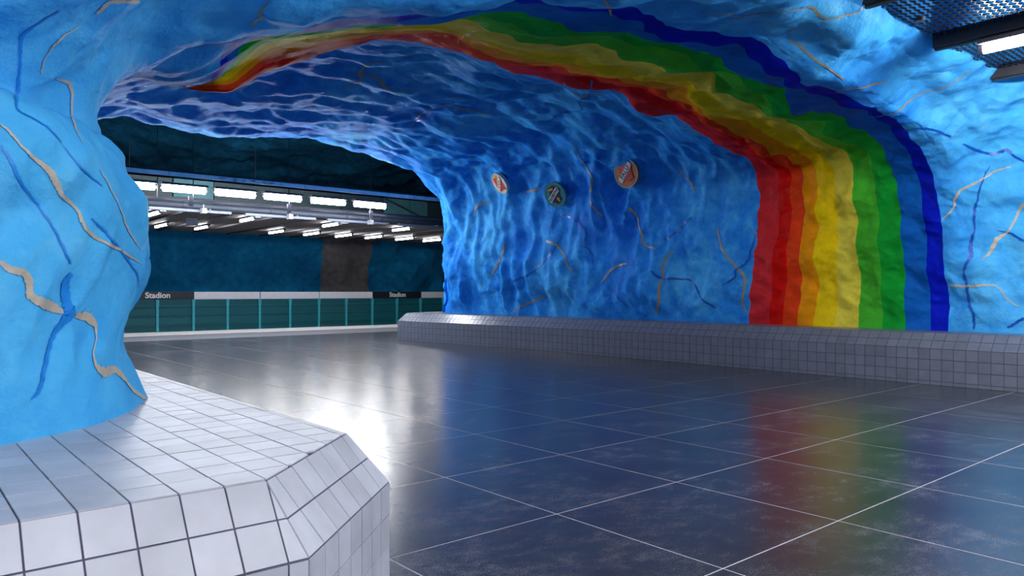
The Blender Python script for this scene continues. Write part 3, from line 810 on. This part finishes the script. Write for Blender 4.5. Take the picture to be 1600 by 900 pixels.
def flat(root, name, poly, z, mat, t=.008): return MB().prism(poly, z, z + t).build(name, mat, root, local=True)
def disc(root, rad, mat, rim):
    mb = MB(); mb.tube((0, 0, -.07), (0, 0, .018), rad, 40); mb.build('disc', mat, root, local=True)
    mb = MB(); n = 40
    vs = []; fs = []
    for k in range(n):
        a = 2 * math.pi * k / n
        for rr, zz in ((rad * 1.0, .0), (rad * 1.02, .024), (rad * .95, .024), (rad * .95, .0)): vs.append((rr * math.cos(a), rr * math.sin(a), zz))
    for k in range(n):
        for q in range(4): fs.append((4 * k + q, 4 * ((k + 1) % n) + q, 4 * ((k + 1) % n) + (q + 1) % 4, 4 * k + (q + 1) % 4))
    mb.add(vs, fs); mb.build('rim', rim, root, local=True)
def rot(poly, a, dx=0, dy=0):
    c, s = math.cos(a), math.sin(a); return [(x * c - y * s + dx, x * s + y * c + dy) for x, y in poly]
SHIELD = [(-.62, .58), (-.30, .66), (-.05, .80), (.22, .68), (.58, .50), (.46, .18), (.52, -.18), (.62, -.42), (.34, -.66), (.08, -.82), (-.20, -.66), (-.52, -.50), (-.56, -.18), (-.46, .20)]
def banner(root, w, h, ang, mat, word, size, dx=0, dy=0, tip=.5):
    p = [(-w, -h), (w * .86, -h), (w, 0), (w * .94, h), (-w * .92, h), (-w, 0)]
    flat(root, 'banner', rot(p, ang, dx, dy), .034, mat)
    if word:
        o = link('lettering', text_mesh(word, size, .002, .003), bad['black'], root, (dx, dy, .045), local=True); o.rotation_euler = (0, 0, ang)
def b_falu(root, r):
    disc(root, r, bad['orange'], bad['sky'])
    flat(root, 'top_field', rot([(-.55, .62), (-.2, .86), (.25, .86), (.6, .62), (.3, .55), (-.3, .5)], 0) and [(x * r, y * r) for x, y in [(-.52, .60), (-.2, .88), (.25, .88), (.62, .60), (.3, .5), (-.3, .45)]], .020, bad['sky'])
    flat(root, 'shield', [(x * r * 1.05, y * r * 1.05) for x, y in [(-.66, .5), (-.32, .66), (0, .84), (.3, .7), (.5, .4), (.46, .1), (.6, -.3), (.3, -.52), (-.1, -.5), (-.44, -.44), (-.5, .2)]], .026, bad['red'])
    banner(root, r * .80, r * .20, math.radians(50), bad['white'], 'FALU', r * .46, -.02, .03)
def b_eds(root, r):
    disc(root, r, bad['teal'], bad['teal'])
    flat(root, 'shield', [(x * r * .95, y * r * .95) for x, y in SHIELD], .022, bad['navy'])
    banner(root, r * .74, r * .19, math.radians(42), bad['white'], 'EDSBYNS', r * .34, -.03, 0)
    for sx, sy in ((-.40, .42), (-.18, .46), (.24, -.30), (.32, -.46)):
        flat(root, 'gold_mark', [(x * r * .09 + sx * r, y * r * .09 + sy * r) for x, y in [(-1, -1), (1, -1), (1.2, 1), (.4, .3), (0, 1.1), (-.4, .3), (-1.2, 1)]], .031, bad['gold'])
def b_red(root, r):
    disc(root, r, bad['cream'], bad['sky'])
    flat(root, 'shield', [(x * r * 1.12, y * r * 1.12) for x, y in [(-.55, .52), (0, .60), (.55, .52), (.44, .1), (.56, -.34), (.62, -.55), (.2, -.52), (-.2, -.62), (-.5, -.45), (-.5, .1)]], .022, bad['red'])
    flat(root, 'crown', [(x * r, y * r) for x, y in [(-.42, .58), (.1, .62), (.2, .86), (.0, .74), (-.12, .9), (-.24, .74), (-.46, .82)]], .028, bad['gold'])
    banner(root, r * .82, r * .20, math.radians(52), bad['cream'], None, 0)
    for q in (-.3, 0, .3):
        flat(root, 'letter_mark', rot([(-.03 * r, -.1 * r), (.03 * r, -.1 * r), (.03 * r, .1 * r), (-.03 * r, .1 * r)], math.radians(52), q * r * math.cos(math.radians(52)), q * r * math.sin(math.radians(52))), .044, bad['black'])
badge(985, 270, .36, -.60, -.10, 'round orange and red badge with a white banner reading FALU, nearest the rainbow', b_falu)
badge(873, 301, .36, -.58, -.30, 'round teal badge with a dark blue shield and a lettered white banner, middle of three', b_eds)
badge(787, 283, .34, -.72, -.46, 'steeply tilted round badge with a red shield and cream banner, leftmost of three', b_red)

# ------------------------------------------------------------------ painted veins on the rock
def vein(parent, mat, pts, jag=.25):
    pts = [tuple(map(float, p)) for p in pts]
    P_ = np.array(pts); n = len(P_)
    seglen = sum(math.hypot(P_[k + 1][0] - P_[k][0], P_[k + 1][1] - P_[k][1]) for k in range(n - 1))
    m = max(6, int(seglen / 2.0))
    Q = cr_weights(np.linspace(0, n - 1, m), n) @ P_
    rows = []; prev = None
    ph = random.uniform(0, 100)
    for k in range(m):
        u, v, w = Q[k]
        u += math.sin(k * .55 + ph) * .5 + math.sin(k * 1.3 + ph * 2) * .35
        d3 = Vector(ray(u, v)); L = d3.length
        hit, nrm, idx, dist = ROCK.ray_cast(Vector((0, 0, EYE)), d3 / L)
        if hit is None: continue
        if nrm.dot(d3) > 0: nrm = -nrm
        rows.append((hit, nrm, max(.8, w) * dist / L / FPX))
    runs = [[]]
    for r in rows:
        if runs[-1] and (r[0] - runs[-1][-1][0]).length > .35: runs.append([])
        runs[-1].append(r)
    for run in runs:
        if len(run) < 4: continue
        mb = MB(); nr = len(run); vs = []
        for k, (p, nrm, w) in enumerate(run):
            t = (run[min(k + 1, nr - 1)][0] - run[max(k - 1, 0)][0])
            s = nrm.cross(t)
            if s.length < 1e-6: s = nrm.cross(Vector((0, 0, 1)))
            s.normalize()
            for q in (-1, -.5, 0, .5, 1):
                ww = w * .5 * q * (1 + (random.uniform(-jag, jag) if abs(q) == 1 else 0))
                c = p + s * ww
                loc, n2, idx, dd = ROCK.find_nearest(c, .5)
                if loc is None: loc, n2 = c, nrm
                if n2.dot(nrm) < 0: n2 = -n2
                vs.append(loc + n2 * (.004 + .0004 * p.length))
        fs = []
        for k in range(nr - 1):
            for q in range(4):
                a = 5 * k + q; fs.append((a, a + 1, a + 6, a + 5))
        mb.add(vs, fs); mb.build('painted_vein', mat, parent, smooth=True)
TAN_L = [
 [(0,194,2),(15,207,4),(30,225,4),(50,245,6),(75,265,9),(85,280,10),(97,305,6),(117,325,6),(127,345,7),(135,360,6),(155,375,5),(185,389,4),(205,402,3),(219,411,1)],
 [(0,409,6),(15,420,10),(37,427,12),(45,447,15),(47,462,13),(75,477,15),(88,483,12),(99,489,2)],
 [(117,492,8),(135,495,16),(147,507,10),(149,527,3),(145,555,3),(150,572,8),(162,582,15),(177,577,12),(192,590,10),(207,610,9),(222,620,8),(234,629,2)],
 [(155,264,2),(172,295,3),(189,330,3),(195,350,4),(207,372,3),(220,390,1)],
 [(87,122,3),(107,130,6),(112,150,4),(111,170,3),(116,197,4),(127,222,2)],
 [(152,20,6),(164,8,8),(175,2,8),(217,2,6)],
 [(122,41,3),(100,55,3),(80,75,3),(67,95,3),(64,115,2)]]
BLUE_L = [
 [(0,227,2),(17,252,6),(32,285,4),(55,315,3),(80,352,4),(97,385,5),(110,412,3)],
 [(112,428,7),(104,436,15),(100,450,16),(105,478,17),(109,490,22),(95,505,14),(80,527,10),(72,557,9),(66,587,9),(60,610,9),(46,625,1)],
 [(100,230,2),(125,260,3),(142,277,3),(159,290,2)],
 [(142,341,2),(162,360,4),(185,387,3),(205,415,3),(215,432,3),(215,450,2)],
 [(95,15,8),(65,32,7),(37,52,6),(32,70,4),(31,100,3),(27,140,5),(26,170,3),(50,185,3),(75,200,3),(95,222,2)]]
TAN_R = [
 [(1580,260,2),(1555,267,3),(1535,280,3),(1502,297,4),(1492,312,3),(1490,325,3),(1474,342,2)],
 [(1600,317,5),(1590,335,4),(1577,360,3),(1557,375,6),(1550,390,5),(1535,407,1)],
 [(1484,446,3),(1520,447,4),(1555,447,2),(1575,469,2),(1592,479,1)],
 [(897,230,2),(915,260,2),(925,280,3),(922,312,3),(930,327,3),(940,337,2)],
 [(982,325,5),(995,337,3),(1002,365,3),(1007,382,3),(1025,389,2)],
 [(855,377,4),(872,385,3),(882,400,3),(887,415,3),(895,425,2)],
 [(1060,262,2),(1077,282,3),(1087,300,2)],
 [(1121,355,2),(1127,385,3),(1137,402,3),(1155,422,4),(1164,437,4),(1160,472,3),(1167,487,2)],
 [(1052,392,2),(1037,410,3),(1036,430,3),(1030,450,4),(1029,470,4),(1026,490,2)],
 [(980,412,2),(962,417,3),(947,432,3),(940,442,2)],
 [(845,293,2),(835,297,3),(822,300,3)],
 [(765,314,2),(747,322,3),(740,335,2)],
 [(790,380,2),(782,405,3),(767,432,2)],
 [(855,460,2),(835,470,3),(815,478,2),(802,488,2)]]
BLUE_R = [
 [(1505,225,2),(1525,234,4),(1552,241,4),(1572,234,5),(1582,242,3),(1600,252,3)],
 [(1546,260,1),(1537,277,2),(1527,312,3),(1522,335,4),(1522,360,3),(1516,385,6),(1517,400,5),(1507,420,4),(1511,447,5),(1515,475,4),(1522,495,4),(1522,514,3)],
 [(1557,360,1),(1580,365,3),(1600,377,4)],
 [(1600,497,4),(1575,512,4)],
 [(1080,340,3),(1060,360,3),(1040,375,2)],
 [(1015,422,2),(1032,434,5),(1060,436,3),(1082,440,3),(1097,467,3),(1120,482,2)],
 [(1185,355,2),(1175,387,3),(1167,410,4),(1150,422,3),(1147,435,3),(1120,450,1)],
 [(800,440,2),(832,425,2),(862,395,2),(880,365,1)],
 [(877,336,2),(895,342,3),(917,365,3),(912,380,2),(925,397,2),(927,415,1)],
 [(955,450,2),(965,465,2),(985,482,1)],
 [(1410,205,1),(1435,200,4),(1460,203,3),(1485,213,2)]]
TAN_C = [
 [(1100,18,1),(1155,25,3),(1175,22,3),(1200,20,3),(1237,16,3),(1267,11,4),(1280,24,4),(1297,29,3),(1320,24,3),(1340,19,3),(1350,7,2)],
 [(1240,40,2),(1232,60,2),(1250,72,4),(1272,92,3),(1300,110,3),(1318,124,2)],
 [(1370,182,2),(1400,175,3),(1420,157,3),(1440,145,3),(1477,135,3),(1495,125,3),(1520,107,2)],
 [(1310,140,2),(1345,137,3),(1370,130,3),(1388,128,1)],
 [(597,97,2),(575,100,3),(564,110,4),(564,122,4),(555,130,3),(537,135,2)],
 [(545,116,2),(570,116,3),(590,122,4),(600,135,5),(620,144,3),(640,139,2)],
 [(420,2,2),(405,17,4),(410,25,5),(400,32,5),(392,41,2)],
 [(650,185,2),(665,174,2),(695,164,3),(725,170,3),(770,179,1)],
 [(945,0,4),(952,12,5),(956,24,2)],
 [(880,128,2),(892,143,2),(905,150,3),(925,148,2),(942,149,2)]]
BLUE_C = [
 [(925,125,3),(920,150,3),(905,157,2),(907,172,2),(875,177,2),(860,190,1)],
 [(677,172,2),(665,185,3),(650,190,3),(646,202,1)],
 [(700,150,2),(730,152,2),(760,158,3),(790,165,2)]]
for p in TAN_L: vein(wall_left, M['tan'], p)
for p in BLUE_L: vein(wall_left, M['veinlight'], p)
for k, p in enumerate(TAN_R): vein(wall_right, M['tan' if k < 3 else 'tan_shaded'], p)
for p in BLUE_R: vein(wall_right, M['vein'], p)
for p in TAN_C: vein(ceiling, M['tan_shaded'], p)
for p in BLUE_C: vein(ceiling, M['vein'], p)
